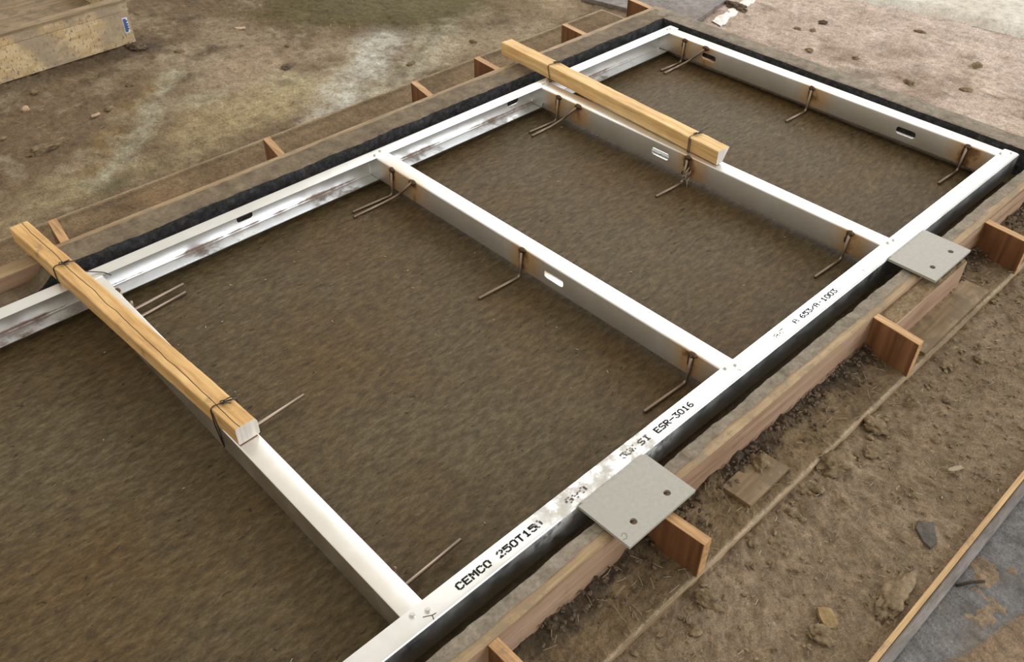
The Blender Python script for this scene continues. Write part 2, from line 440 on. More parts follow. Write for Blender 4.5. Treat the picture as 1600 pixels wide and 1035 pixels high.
L = [
    (darkn * 0.65 * left, (84, 68, 50)), (paln * 0.6 * left, (164, 150, 126)), (sstep(0.15, 0.6, fbm(X, Y, 13, 5, 141, 0.65)) * 0.6 * left, (78, 64, 46)), (sstep(0.2, 0.6, fbm(X, Y, 11, 5, 151, 0.65)) * 0.5 * left, (170, 158, 136)),
    (streak([(-0.9, 1.70), (-0.617, 1.70)], 0.05) * 0.4, (158, 144, 108)),
    (streak([(-0.75, 1.56), (-0.507, 1.616), (-0.338, 1.594), (-0.138, 1.603), (0.102, 1.647), (0.36, 1.60)], 0.07) * 0.75, (162, 148, 114)),
    (streak([(-0.10, 2.05), (-0.26, 1.93), (-0.37, 1.80), (-0.47, 1.68)], 0.045) * 0.7, (142, 118, 70)),
    (streak([(-0.038, 2.079), (-0.2, 1.928), (-0.3, 1.804), (-0.434, 1.66), (-0.507, 1.6)], 0.04) * 0.8, (170, 170, 150)),
    (blob(-0.05, 1.86, 0.09, 0.06) * 0.6, (172, 170, 142)),
    (blob(0.15, 1.93, 0.20, 0.16, 0.5) * 0.8, (178, 160, 136)), (blob(0.20, 1.74, 0.11, 0.17, 0.4) * 0.85, (182, 172, 142)),
    (blob(0.0, 1.72, 0.26, 0.14) * 0.65, (176, 160, 122)),
    (blob(0.9, 1.60, 0.34, 0.10, -0.1) * 0.55, (170, 156, 130)), (blob(1.3, 1.75, 0.3, 0.2) * 0.5, (160, 142, 116)),
    (streak([(0.98, 1.87), (0.87, 1.847), (0.745, 1.732), (0.637, 1.652), (0.392, 1.524)], 0.08) * 0.85, (192, 188, 168)),
    (streak([(0.505, 1.845), (0.356, 1.745), (0.184, 1.6), (0.044, 1.458)], 0.045) * 0.85, (152, 130, 86)),
    (streak([(0.64, 1.88), (0.47, 1.743), (0.277, 1.609), (0.137, 1.487)], 0.085) * 0.95, (198, 198, 188)),
    (streak([(0.959, 1.9), (0.666, 1.70), (0.468, 1.575)], 0.03) * 0.75, (86, 76, 50)),
    (np.clip(blob(0.78, 2.13, 0.50, 0.25, -0.80) * 1.6, 0, 0.95), (86, 76, 36)), (blob(0.9, 2.05, 0.25, 0.10, -0.5) * 0.7, (96, 88, 50)),
    (blob(0.25, 1.877, 0.028, 0.025) * 0.85, (66, 56, 38)), (blob(0.178, 1.784, 0.035, 0.03) * 0.6, (100, 92, 72)),
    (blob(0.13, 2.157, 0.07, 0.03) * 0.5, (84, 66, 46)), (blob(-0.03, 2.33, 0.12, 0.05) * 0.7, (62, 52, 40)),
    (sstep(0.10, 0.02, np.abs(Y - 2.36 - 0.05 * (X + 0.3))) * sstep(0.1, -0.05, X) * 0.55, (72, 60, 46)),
    (blob(-0.47, 1.575, 0.075, 0.035, 0.5) * 0.95, (88, 80, 44)),
    (near * 0.9, (129, 112, 90)), (near * sstep(0.2, 0.7, fbm(X, Y, 5, 4, 91)) * 0.5, (92, 76, 56)),
    (near * sstep(0.15, 0.7, fbm(X, Y, 3.4, 3, 95)) * 0.6, (146, 129, 108)),
    (right * 0.9, (192, 175, 163)), (right * sstep(0.05, 0.6, fbm(X, Y, 5, 5, 101, 0.6)) * 0.6, (138, 118, 100)), (right * sstep(0.2, 0.55, fbm(X, Y, 19, 4, 161, 0.6)) * 0.65, (104, 88, 72)), (right * sstep(0.1, 0.5, fbm(X, Y, 9, 4, 171, 0.6)) * 0.5, (208, 192, 178)),  # pinkish pale ground; the brighter light on this side is painted in too
    (right * sstep(1.6, 2.3, X) * 0.5, (204, 190, 182)),  # whiter farther out: stronger light near the door painted into the colour
    (streak([(1.86, 0.62), (1.834, 0.542), (1.818, 0.422), (1.779, 0.27)], 0.025) * 0.85 * right, (216, 202, 186)),
    (streak([(1.40, 1.02), (1.55, 0.62), (1.70, 0.46)], 0.035) * 0.55 * right, (92, 80, 66)),
    (streak([(1.36, 1.1), (1.42, 0.7), (1.46, 0.2)], 0.05) * 0.5 * right, (126, 108, 88)),
]
colg = paint(base, L)
wetm = np.clip(blob(0.78, 2.13, 0.42, 0.20, -0.80) * 0.35 + blob(-0.47, 1.575, 0.075, 0.035, 0.5) * 0.7 + streak([(0.64, 1.88), (0.47, 1.743), (0.277, 1.609)], 0.05) * 0.35, 0, 1)
floor = grid_obj('floor', X, Y, Zg, M_MUD, colors=colg, wet=wetm)
tag(floor, 'muddy brown workshop ground with pale and olive stains around the form', 'ground', kind='structure')

# ------------------------------------------------------------------ the form: base board, side boards, braces
XL = -1.75                                                # the form runs on beyond the left edge of the picture
form = empty('casting_form', (0.2, 0.55, 0.0), 'long shallow plywood casting form with braced sides holding the fresh concrete panel', 'formwork')
ZB = Z(-0.097)                                            # top of the base board
board('base_board', XL, 1.335, -0.217, 1.50, -0.004, ZB, [M_BASE], form, 0.002)
ZT = Z(-0.0095)
sb = board('side_board', XL, 1.318, -0.112, -0.088, ZB, ZT, [M_FORMEDGE, M_FORMFACE], form, 0.0015, face_axis=1)
sb['label'] = 'near side board with pinkish brown outer face'
sb = board('side_board', XL, 1.318, 1.203, 1.245, ZB, ZT, [M_FORMEDGE, M_FORMFACE], form, 0.0015, face_axis=1)
sb['label'] = 'far side board smeared with mortar on top'
sb = board('side_board', 1.292, 1.318, -0.088, 1.203, ZB, ZT, [M_FORMEDGE, M_FORMFACE], form, 0.0015, face_axis=0)
sb['label'] = 'short end board smeared with mortar'
for xb, sk in ((-0.684, 0.0), (-0.330, -0.006), (0.345, 0.012), (0.842, 0.012), (1.30, 0.0)):
    # skew pulls the inner (form side) end along x
    board('brace', xb, xb + 0.019, -0.217, -0.112, ZB, Z(-0.011), [M_PLYEDGE, M_PLYFACE], form, 0.0012, sk, face_axis=0)
for xb, sk in ((-1.3, 0.0), (-0.722, 0.014), (-0.166, 0.020), (0.322, 0.022), (0.580, 0.008), (0.958, 0.012), (1.285, 0.012)):
    board('brace', xb, xb + 0.020, 1.245, 1.352, ZB, Z(-0.011), [M_PLYEDGE, M_PLYFACE], form, 0.0012, sk, face_axis=0)
bl = board('backing_block', 0.372, 0.690, -0.152, -0.112, ZB, Z(-0.020), [M_FORMFACE, M_FORMFACE], form, 0.002, face_axis=1)
bl['label'] = 'short block backing the near side board beside the far plate'
# crumbs lying on top of the backing block
xs = np.linspace(0.376, 0.690, 90); ys = np.linspace(-0.150, -0.114, 14); BX, BY = np.meshgrid(xs, ys)
BZ = Z(-0.0195) + 0.006 * np.clip(fbm(BX, BY, 60, 4, 3) + 0.25, 0, 1) * sstep(0, 0.006, np.minimum(BY + 0.150, -0.114 - BY))
cc = np.zeros(BX.shape + (3,)); cc[:] = lin(134, 116, 88)[:3]
grid_obj('dirt_crumbs', BX, BY, BZ, M_MUD, form, cc, np.zeros(BX.shape))['kind'] = 'stuff'

# ------------------------------------------------------------------ the concrete panel
panel = empty('concrete_panel', (0.2, 0.55, ZB), 'freshly sprayed brown concrete panel with raised rim inside the form', 'panel')
ZS = Z(-0.080)
sx = np.arange(XL + 0.01, 1.2601, 0.0085); sy = np.arange(-0.086, 1.1701, 0.0085); SX, SY = np.meshgrid(sx, sy)
SZ = ZS + 0.0012 * fbm(SX, SY, 8, 3, 5) + 0.0012 * fbm(SX * 0.8 + SY * 0.6, (SY * 0.8 - SX * 0.6) * 2.4, 34, 3, 15)
grid_obj('panel_skin', SX, SY, SZ, M_SKIN, panel)

def rim(name, s0, s1, inner, outer, top_jit, out_jit, mat_top, mapf, seed, drop=None):
    """rim of mortar along a form side: top smear and rough dark inner face (two parts)"""
    s = np.arange(s0, s1 + 1e-6, 0.005); sgn = 1 if outer > inner else -1
    ii = inner + sgn * top_jit * fbm(s, s * 0 + seed, 14, 4, seed) + sgn * 0.4 * top_jit * fbm(s, s * 0 + seed, 70, 3, seed + 4)
    oo = outer + sgn * out_jit * fbm(s, s * 0 + 3 * seed, 9, 5, seed + 9, 0.6)
    zt = np.full(s.shape, Z(-0.0075))
    if drop is not None:
        k = sstep(drop + 0.03, drop - 0.03, s); zt = zt - 0.036 * k; oo = oo * (1 - k) + (inner + sgn * 0.05) * k
    nt = 14; t = np.linspace(0, 1, nt)[:, None]
    A = ii[None] * (1 - t) + oo[None] * t; S = np.repeat(s[None], nt, 0)
    H = zt[None] + 0.0016 * fbm(S, A, 45, 4, seed + 2) + 0.0012 * fbm(S, A, 9, 2, seed + 3)
    H[0] -= 0.0025; H[-1] -= 0.006
    def put(nm, S, A, H, m, fl):
        Xw, Yw = mapf(S, A); return grid_obj(nm, Xw, Yw, H, m, panel, flip=fl)
    flip_top = (sgn < 0)
    if mapf is map_end: flip_top = not flip_top
    put(name + '_top', S, A, H, mat_top, flip_top)
    nf = 13; t = np.linspace(0, 1, nf)[:, None]
    S = np.repeat(s[None], nf, 0)
    zb = ZS - 0.004
    Hh = zb * (1 - t) + (zt[None] - 0.0015) * t
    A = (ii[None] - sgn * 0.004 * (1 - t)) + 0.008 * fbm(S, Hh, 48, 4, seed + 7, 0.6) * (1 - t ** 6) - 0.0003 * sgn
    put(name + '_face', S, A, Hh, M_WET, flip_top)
map_x = lambda S, A: (S, A)
map_end = lambda S, A: (A, S)
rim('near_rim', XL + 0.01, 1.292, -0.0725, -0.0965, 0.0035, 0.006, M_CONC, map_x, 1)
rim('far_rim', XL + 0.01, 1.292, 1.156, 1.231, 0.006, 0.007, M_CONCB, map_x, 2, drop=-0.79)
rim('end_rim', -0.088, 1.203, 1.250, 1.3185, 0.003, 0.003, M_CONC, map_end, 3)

# ------------------------------------------------------------------ mud on the base board strips
def strip(name, x0, x1, y0, y1, dx, zf, cf, label, parent=None):
    xs = np.arange(x0, x1 + 1e-6, dx); ys = np.linspace(y0, y1, max(4, int((y1 - y0) / dx)))
    A, B = np.meshgrid(xs, ys); o = grid_obj(name, A, B, zf(A, B), M_MUD, parent, cf(A, B), np.zeros(A.shape))
    return tag(o, label, 'mud', kind='stuff')
def zn(A, B):
    e = sstep(-0.2165, -0.205, B); heap = sstep(-0.165, -0.115, B)
    l = np.clip(fbm(A, B, 34, 4, 7, 0.6) + 0.25, 0, 1); big = np.clip(fbm(A, B, 7, 3, 9) + 0.3, 0, 1)
    return ZB - 0.0004 + e * (0.0045 * l + 0.0015 + 0.0025 * np.clip(fbm(A, B, 110, 3, 77, 0.65) + 0.2, 0, 1)) + heap * (0.010 * big + 0.020 * l * big)
def cn(A, B):
    b = np.zeros(A.shape + (3,)); b[:] = lin(122, 104, 78)[:3]
    heap = sstep(-0.15, -0.118, B + 0.03 * fbm(A, B, 12, 3, 3))
    return paint(b, [(sstep(-0.2, 0.6, fbm(A, B, 10, 4, 13)) * 0.6, (92, 76, 56)), (heap * 0.75, (58, 50, 42)), (sstep(-0.2095, -0.214, B) * 0.8, (180, 164, 142))])
strip('mud_layer', -0.95, 1.325, -0.2165, -0.1125, 0.0032, zn, cn, 'clotted dark mud lying on the near base ledge between the braces')
def zfar(A, B):
    e = np.minimum(sstep(1.499, 1.485, B), 1.0)
    return ZB - 0.0004 + e * (0.003 * np.clip(fbm(A, B, 22, 4, 7) + 0.3, 0, 1) + 0.001)
def cfar(A, B):
    b = np.zeros(A.shape + (3,)); b[:] = lin(126, 107, 80)[:3]
    return paint(b, [(sstep(-0.1, 0.6, fbm(A, B, 8, 4, 23)) * 0.65, (104, 84, 60)), (sstep(0.0, 0.7, fbm(A, B, 5, 4, 33)) * 0.4, (150, 124, 92)),
                     (sstep(1.455, 1.475, B) * sstep(1.495, 1.478, B) * 0.5, (86, 74, 54)), (sstep(1.487, 1.495, B) * 0.8, (178, 158, 126)),  # dark band paints the shadow beside the pale board edge
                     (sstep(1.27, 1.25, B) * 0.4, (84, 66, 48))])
strip('mud_layer', -1.3, 1.33, 1.246, 1.499, 0.008, zfar, cfar, 'thin brown mud film on the far base ledge behind the form')

# ------------------------------------------------------------------ steel frame
W = 1.055; LEG = 0.0381; H = 0.0635; FL = 0.0413
XS = {'A': -0.749, 'B': 0.0, 'C': 0.5816, 'D': 1.1548}
frame = empty('steel_frame', (0.2, 0.5, Z(-H)), 'shiny galvanised steel stud frame lying in the casting form', 'steel frame')

def arc(cx, cy, r, a0, a1, n=5):
    return [(cx + r * math.cos(math.radians(a0 + (a1 - a0) * k / n)), cy + r * math.sin(math.radians(a0 + (a1 - a0) * k / n))) for k in range(n + 1)]

def sheet(name, prof, s0, s1, place, holes=(), web=None, mat=None, parent=None, flip=False, thick=0.0015):
    """bent sheet steel: profile extruded from s0 to s1, slots cut into profile segment 'web'"""
    st = [s0]
    for (c, l, h) in sorted(holes): st += [c - l / 2 - 0.012, c + l / 2 + 0.012]
    st.append(s1)
    n = len(prof); V = []; F = []
    for s in st:
        for p in prof: V.append(place(p, s))
    for j in range(len(st) - 1):
        is_hole = (j % 2 == 1)
        for i in range(n - 1):
            a, b, c, d = j * n + i, j * n + i + 1, (j + 1) * n + i + 1, (j + 1) * n + i
            if is_hole and i == web:
                hc, hl, hh = sorted(holes)[(j - 1) // 2]
                p0, p1 = prof[i], prof[i + 1]
                def pt(t, s): return place((p0[0] + (p1[0] - p0[0]) * t, p0[1] + (p1[1] - p0[1]) * t), s)
                ln = math.hypot(p1[0] - p0[0], p1[1] - p0[1]); th = hh / ln / 2; r = 0.007
                corners = [(a, -1, -1), (b, 1, -1), (c, 1, 1), (d, -1, 1)]
                arcs = []
                for (ci, ts, ss) in corners:
                    base = {(-1, -1): 180, (1, -1): 270, (1, 1): 0, (-1, 1): 90}[(ts, ss)]
                    ids = []
                    for k in range(4):
                        w = math.radians(base + 30 * k)
                        tt = 0.5 + ts * (th - r / ln) + math.cos(w) * r / ln
                        sv = hc + ss * (hl / 2 - r) + math.sin(w) * r
                        V.append(pt(tt, sv)); ids.append(len(V) - 1)
                    arcs.append(ids)
                for q in range(4):
                    ci = corners[q][0]; nx_ = corners[(q + 1) % 4][0]
                    for k in range(3): F.append((ci, arcs[q][k + 1], arcs[q][k]))
                    F.append((ci, nx_, arcs[(q + 1) % 4][0], arcs[q][3]))
            else:
                F.append((a, b, c, d))
    if flip: F = [tuple(reversed(f)) for f in F]
    o = mobj(name, V, F, mat, parent)
    bm = bmesh.new(); bm.from_mesh(o.data)
    for e in bm.edges:
        if len(e.link_faces) == 2 and e.calc_face_angle() > math.radians(40): e.smooth = False
    for f in bm.faces: f.smooth = True
    bm.to_mesh(o.data); bm.free()
    m = o.modifiers.new('gauge', 'SOLIDIFY'); m.thickness = thick; m.offset = -1
    es = o.modifiers.new('crisp_edges', 'EDGE_SPLIT'); es.split_angle = math.radians(40)
    return o

R = 0.0045
tp = [(0.0, -0.0008), (0.012, -0.0002), (0.026, 0.0), (LEG - R, -0.0004)] + arc(LEG - R, -0.0004 - R, R, 90, 0)[1:] + \
     [(LEG, -H + R)] + arc(LEG - R, -H + R, R, 0, -90)[1:] + [(0.0, -H)]
web_i = 3 + 5                                             # index of the straight web segment
near_t = sheet('track', tp, -1.70, 1.201, lambda p, s: (s, -p[0], Z(p[1])), (), None, M_GALV, frame)
near_t['label'] = 'near track with black printed lettering on its bright top flange'
far_t = sheet('track', tp, -1.70, 1.201, lambda p, s: (s, W + p[0], Z(p[1])), [(-0.358, 0.042, 0.018), (0.505, 0.042, 0.018)], web_i, M_GALVF, frame, flip=True)
far_t['label'] = 'far track with open inner side and brown dirt along its bend'

h2 = 0.0600; z0 = -0.0017; lip = 0.011; r2 = 0.003
stud_prof = lambda lip: [(FL, z0 - lip), (FL, z0 - r2)] + arc(FL - r2, z0 - r2, r2, 0, 90, 3)[1:] + [(r2, z0)] + arc(r2, z0 - r2, r2, 90, 180, 3)[1:] + \
     [(0, z0 - h2 + r2)] + arc(r2, z0 - h2 + r2, r2, 180, 270, 3)[1:] + [(FL - r2, z0 - h2)] + arc(FL - r2, z0 - h2 + r2, r2, -90, 0, 3)[1:] + [(FL, z0 - h2 + lip)]
webs = 1 + 3 + 1 + 3
HOLES = {'A': [], 'B': [(0.432, 0.056, 0.020)], 'C': [(0.617, 0.056, 0.020)], 'D': [(0.895, 0.052, 0.019), (0.238, 0.056, 0.019)]}
STUDLAB = {'A': 'nearest stud, half hidden under the cracked batten', 'B': 'second stud, crossing the middle of the frame with no timber on it',
           'C': 'third stud, under the smooth batten', 'D': 'end stud along the far short side of the frame'}
studs = {}
for k, x in XS.items():
    o = sheet('stud', stud_prof(0.004 if k == 'D' else lip), -0.035, W + 0.035, lambda p, s, x=x: (x + p[0], s, Z(p[1])), HOLES[k], webs, M_STUDA if k == 'A' else M_STUD, frame, flip=True)
    o['label'] = STUDLAB[k]; studs[k] = o

# flex anchor rods with weld beads, welded to the studs
def bead(parent, c, sx_, sy_, sz_, seed):
    bm = bmesh.new(); bmesh.ops.create_icosphere(bm, subdivisions=2, radius=1)
    for v in bm.verts:
        k = 1 + 0.35 * mnoise.noise(v.co * 1.7 + Vector((seed * 3.1, seed, 0)))
        v.co = Vector((c[0] + v.co.x * sx_ * k, c[1] + v.co.y * sy_ * k, c[2] + v.co.z * sz_ * k))
    bm_obj('weld_bead', bm, M_WELD, parent, True)
ROD = 0.0035
def rod(parent, pts, rad=0.012):
    V, F = tube_geo(smooth_path(pts, rad), ROD, 10)
    return mobj('anchor_rod', V, F, M_ROD, parent, True)
zr = -0.0765
sd = 0
for k, x in XS.items():
    p = studs[k]
    if k == 'A':
        for y in (0.078, 0.530, 0.998):
            rod(p, [(x + FL + 0.0035, y - 0.006, Z(-0.004)), (x + FL + 0.006, y - 0.003, Z(zr + 0.006)), (x + 0.178, y, Z(zr + 0.012))])
            sd += 1; bead(p, (x + FL + 0.001, y - 0.006, Z(-0.006)), 0.005, 0.008, 0.005, sd)
        rod(p, [(x + FL + 0.0035, 0.935, Z(-0.004)), (x + FL + 0.012, 0.972, Z(zr)), (x + 0.172, 0.982, Z(zr + 0.002))])
        continue
    ys = {'B': (0.062, 0.527, 0.990), 'C': (0.072, 0.529, 0.985), 'D': (0.073, 0.532, 0.990)}[k]
    for i, y in enumerate(ys):
        f = {'B': 0.123, 'C': 0.106, 'D': 0.098}[k]
        rod(p, [(x - 0.0042, y, Z(-0.004)), (x - 0.0055, y + 0.002, Z(zr)), (x - f - 0.002, y + 0.006, Z(zr))])
        sd += 1; bead(p, (x - 0.002, y, Z(-0.006)), 0.0065, 0.0095, 0.007, sd)
        sd += 1; bead(p, (x - 0.002, y + 0.003, Z(-0.022)), 0.0045, 0.0065, 0.017, sd)
    y = 0.909
    rod(p, [(x - 0.0045, y - 0.002, Z(-0.003)), (x - 0.012, y + 0.045, Z(-0.056)), (x - 0.045, ys[2] - 0.012, Z(zr)), (x - {'B': 0.136, 'C': 0.118, 'D': 0.108}[k], ys[2] - 0.014, Z(zr))], 0.016)
    sd += 1; bead(p, (x - 0.002, y, Z(-0.006)), 0.007, 0.012, 0.008, sd)

# screws on the track flanges
def screw(parent, x, y):
    bm = bmesh.new()
    bmesh.ops.create_cone(bm, segments=14, radius1=0.0052, radius2=0.0046, depth=0.0016, cap_ends=True, matrix=Matrix.Translation((x, y, Z(0.0006))))
    bmesh.ops.create_cone(bm, segments=6, radius1=0.0034, radius2=0.0030, depth=0.0028, cap_ends=True, matrix=Matrix.Translation((x, y, Z(0.0026))))
    bm_obj('screw', bm, M_SCREW, parent)
for x, y in ((-0.735, -0.010), (-0.714, -0.019), (0.008, -0.005), (0.029, -0.012), (0.600, -0.007), (0.618, -0.010), (1.170, -0.004), (1.190, -0.022)):
    screw(near_t, x, y)
for x, y in ((-0.735, W + 0.012), (0.005, W + 0.013), (0.028, W + 0.021), (0.600, W + 0.012), (0.617, W + 0.020), (1.170, W + 0.020), (1.182, W + 0.018)):
    screw(far_t, x, y)

# welded connection plates reaching over the near side of the form
def plate(x0, x1, label):
    y0, y1 = -0.146, -0.039
    bm = bmesh.new(); n = 20
    holes = [((x0 + 0.041), y0 + 0.028, 0.0062), ((x0 + 0.123), y0 + 0.028, 0.0062)]
    cells = [(x0, x0 + 0.0825), (x0 + 0.0825, x1)]
    zt, zb = Z(0.0016), Z(-0.0042)
    def lay(z, rev):
        for (hx, hy, hr), (cx0, cx1) in zip(holes, cells):
            ym = y0 + 0.056
            cor = [bm.verts.new((cx0, y0, z)), bm.verts.new((cx1, y0, z)), bm.verts.new((cx1, ym, z)), bm.verts.new((cx0, ym, z))]
            ring = [bm.verts.new((hx + hr * math.cos(2 * math.pi * (q + 0.5) / n + math.pi * 1.25 - math.pi / n), hy + hr * math.sin(2 * math.pi * (q + 0.5) / n + math.pi * 1.25 - math.pi / n), z)) for q in range(n)]
            for q in range(n):
                c0 = cor[int(((q + n / 8) % n) // (n / 4)) % 4]; c1 = cor[int(((q + 1 + n / 8) % n) // (n / 4)) % 4]
                fs = [(c0, ring[(q + 1) % n], ring[q])]
                if c0 is not c1: fs.append((c0, c1, ring[(q + 1) % n]))
                for f in fs: bm.faces.new(f[::-1] if rev else f)
            q4 = [cor[3], cor[2], bm.verts.new((cx1, y1, z)), bm.verts.new((cx0, y1, z))]
            bm.faces.new(q4[::-1] if rev else q4)
            rings.append(ring)
    rings = []
    lay(zt, False); lay(zb, True)
    for a, b in ((rings[0], rings[2]), (rings[1], rings[3])):
        for q in range(n): bm.faces.new((a[q], a[(q + 1) % n], b[(q + 1) % n], b[q]))
    c = [(x0, y0), (x1, y0), (x1, y1), (x0, y1)]
    for (xa, ya), (xb, yb) in zip(c, c[1:] + c[:1]):
        bm.faces.new([bm.verts.new(v) for v in ((xa, ya, zb), (xb, yb, zb), (xb, yb, zt), (xa, ya, zt))])
    bmesh.ops.remove_doubles(bm, verts=bm.verts, dist=1e-5)
    bmesh.ops.recalc_face_normals(bm, faces=bm.faces)
    o = bm_obj('connection_plate', bm, M_PLATE, frame); o['label'] = label
    # weld run along the joint with the track
    V, F = tube_geo([(x0 + 0.006 + (x1 - x0 - 0.012) * q / 30, y1 + 0.0004 + 0.0008 * math.sin(q * 2.3), Z(0.0004 + 0.0006 * math.sin(q * 1.7))) for q in range(31)], 0.0022, 6)
    mobj('weld_seam', V, F, M_PLATE, o, True)
    return o
p1 = plate(-0.424, -0.263, 'grey plate with two holes nearest the camera')
p2 = plate(0.543, 0.703, 'grey plate with two holes towards the far corner')
V, F = tube_geo(smooth_path([(-0.4185, -0.112 - 0.012, Z(0.0017)), (-0.4115, -0.112 - 0.009, Z(0.0017)), (-0.409, -0.112 - 0.014, Z(0.0017)), (-0.414, -0.112 - 0.02, Z(0.0017)), (-0.4215, -0.112 - 0.018, Z(0.0017))], 0.003), 0.0004, 4)
mobj('pencil_mark', V, F, M_INKF, p1)

# printed lettering on the near track: dot-matrix ink
FONT = {
 'C': ' XXX ,X   X,X    ,X    ,X    ,X   X, XXX ', 'E': 'XXXXX,X    ,X    ,XXXX ,X    ,X    ,XXXXX',
 'M': 'X   X,XX XX,X X X,X X X,X   X,X   X,X   X', 'O': ' XXX ,X   X,X   X,X   X,X   X,X   X, XXX ',
 '2': ' XXX ,X   X,    X,   X ,  X  , X   ,XXXXX', '5': 'XXXXX,X    ,XXXX ,    X,    X,X   X, XXX ',
 '0': ' XXX ,X   X,X   X,X   X,X   X,X   X, XXX ', 'T': 'XXXXX,  X  ,  X  ,  X  ,  X  ,  X  ,  X  ',
 '1': '  X  , XX  ,  X  ,  X  ,  X  ,  X  , XXX ', 'S': ' XXXX,X    ,X    , XXX ,    X,    X,XXXX ',
 'R': 'XXXX ,X   X,X   X,XXXX ,X X  ,X  X ,X   X', '-': '     ,     ,     ,XXXXX,     ,     ,     ',
 '3': 'XXXXX,   X ,  X  ,   X ,    X,X   X, XXX ', '6': '  XX , X   ,X    ,XXXX ,X   X,X   X, XXX ',
 'K': 'X   X,X  X ,X X  ,XX   ,X X  ,X  X ,X   X', 'I': ' XXX ,  X  ,  X  ,  X  ,  X  ,  X  , XXX ',
 'A': ' XXX ,X   X,X   X,XXXXX,X   X,X   X,X   X', '/': '     ,    X,   X ,  X  , X   ,X    ,     ',
 'G': ' XXX ,X   X,X    ,X XXX,X   X,X   X, XXXX', '9': ' XXX ,X   X,X   X, XXXX,    X,   X , XX  '}
def lettering(text, xa, xb, yc, height, mat, keep=1.0, seed=1):
    rr = random.Random(seed); pitch = (xb - xa) / (len(text) * 6 - 1); dy = height / 7
    V = []; F = []
    for i, ch in enumerate(text):
        if ch == ' ': continue
        kk = keep if not isinstance(keep, (list, tuple)) else keep[0] + (keep[1] - keep[0]) * i / max(1, len(text) - 1)
        for r_, row in enumerate(FONT[ch].split(',')):
            for c_, px in enumerate(row):
                if px != 'X' or rr.random() > kk: continue
                x = xa + (i * 6 + c_) * pitch; y = yc + height / 2 - r_ * dy
                b = len(V)
                for ux, uy in ((-0.22, -0.25), (1.22, -0.25), (1.22, 1.25), (-0.22, 1.25)):
                    yy = y - dy + uy * dy
                    zz = -0.0002 if -yy > 0.012 else -0.0008 + 0.0006 * (-yy / 0.012)
                    V.append((x + ux * pitch, yy, Z(max(zz, -0.0006) + 0.0005)))
                F.append((b, b + 1, b + 2, b + 3))
    mobj('printed_lettering', V, F, mat, near_t)['label'] = 'ink print reading ' + text
lettering('CEMCO 250T15', -0.660, -0.500, -0.0195, 0.0125, M_INK, (1.0, 0.9), 1)
lettering('0', -0.500, -0.488, -0.0195, 0.0125, M_INKF, 0.7, 2)
lettering('G90-', -0.432, -0.372, -0.0205, 0.0115, M_INKF, 0.5, 3)
lettering('50K', -0.296, -0.262, -0.0175, 0.0115, M_INKF, 0.55, 4)
lettering('SI', -0.252, -0.226, -0.0178, 0.0120, M_INKF, 0.95, 5)
lettering('ESR-3016', -0.210, -0.110, -0.0190, 0.0125, M_INK, 1.0, 6)
lettering('AST', 0.150, 0.186, -0.0180, 0.0110, M_INKF, 0.25, 7)
lettering('A', 0.214, 0.226, -0.0182, 0.0110, M_INKF, 0.8, 8)
lettering('653/A-', 0.238, 0.312, -0.0185, 0.0115, M_INK, 0.95, 9)
lettering('1003', 0.316, 0.366, -0.0188, 0.0120, M_INK, 1.0, 10)
def pen(pts):
    V, F = tube_geo(smooth_path([(x, y, Z(0.0002)) for x, y in pts], 0.002), 0.0006, 4); mobj('pen_mark', V, F, M_INK, near_t)
pen([(-0.726, -0.0225), (-0.714, -0.029), (-0.717, -0.036)]); pen([(-0.714, -0.029), (-0.708, -0.030)])
pen([(0.022, -0.0215), (0.024, -0.030)]); pen([(0.466, -0.018), (0.470, -0.026), (0.463, -0.029)])

# ------------------------------------------------------------------ battens tied over the studs
def batten(name, x_far, x_near, y_far, y_near, sec, mats, label, seed):
    """sec: cross-section (x, z) points from bottom-left anticlockwise; local y runs from near end (0) to far end"""
    Lg = math.hypot(y_far - y_near, x_far - x_near); ang = math.atan2(-(x_far - x_near), y_far - y_near)
    P = []
    m = len(sec); rr = 0.0035                             # eased arrises
    for i in range(m):
        p, a, b = Vector(sec[i]), Vector(sec[i - 1]), Vector(sec[(i + 1) % m])
        s = p + (a - p).normalized() * rr; e = p + (b - p).normalized() * rr
        for k in range(4):
            t = k / 3; P.append(s * (1 - t) ** 2 + p * 2 * t * (1 - t) + e * t * t)
    n = len(P); N = 60; V = []; F = []; mi = []
    for j in range(N + 1):
        y = Lg * j / N
        for p in P:
            k = 0.0009 * mnoise.noise(Vector((p.x * 60, y * 14, p.y * 60 + seed))) + 0.0005 * mnoise.noise(Vector((p.x * 90, y * 60, seed)))
            zc = p.y + (k if p.y > 0.01 else 0)
            V.append((p.x + k, y + (0.0022 * mnoise.noise(Vector((p.x * 50, p.y * 50, seed))) if j in (0, N) else 0), zc))
    for j in range(N):
        for i in range(n):
            F.append((j * n + i, j * n + (i + 1) % n, (j + 1) * n + (i + 1) % n, (j + 1) * n + i)); mi.append(0)
    F.append(tuple(range(n - 1, -1, -1))); mi.append(1); F.append(tuple(range(N * n, N * n + n))); mi.append(0)
    F = [tuple(reversed(f)) for f in F]
    o = mobj(name, V, F, mats, None, False, mi)
    bm = bmesh.new(); bm.from_mesh(o.data); bmesh.ops.recalc_face_normals(bm, faces=bm.faces); bm.to_mesh(o.data); bm.free()
    o.location = (x_near, y_near, Z(0.0004)); o.rotation_euler = (0, 0, ang)
    return tag(o, label, 'timber')
batten('wood_batten', -0.796, -0.747, 1.297, 0.440, [(0, 0), (0.042, 0), (0.042, 0.031), (0.038, 0.038), (0.0, 0.038)], [M_PINE_CR, M_ENDGRAIN],
       'long pine batten with a crack along its top, tied over the nearest stud', 3)
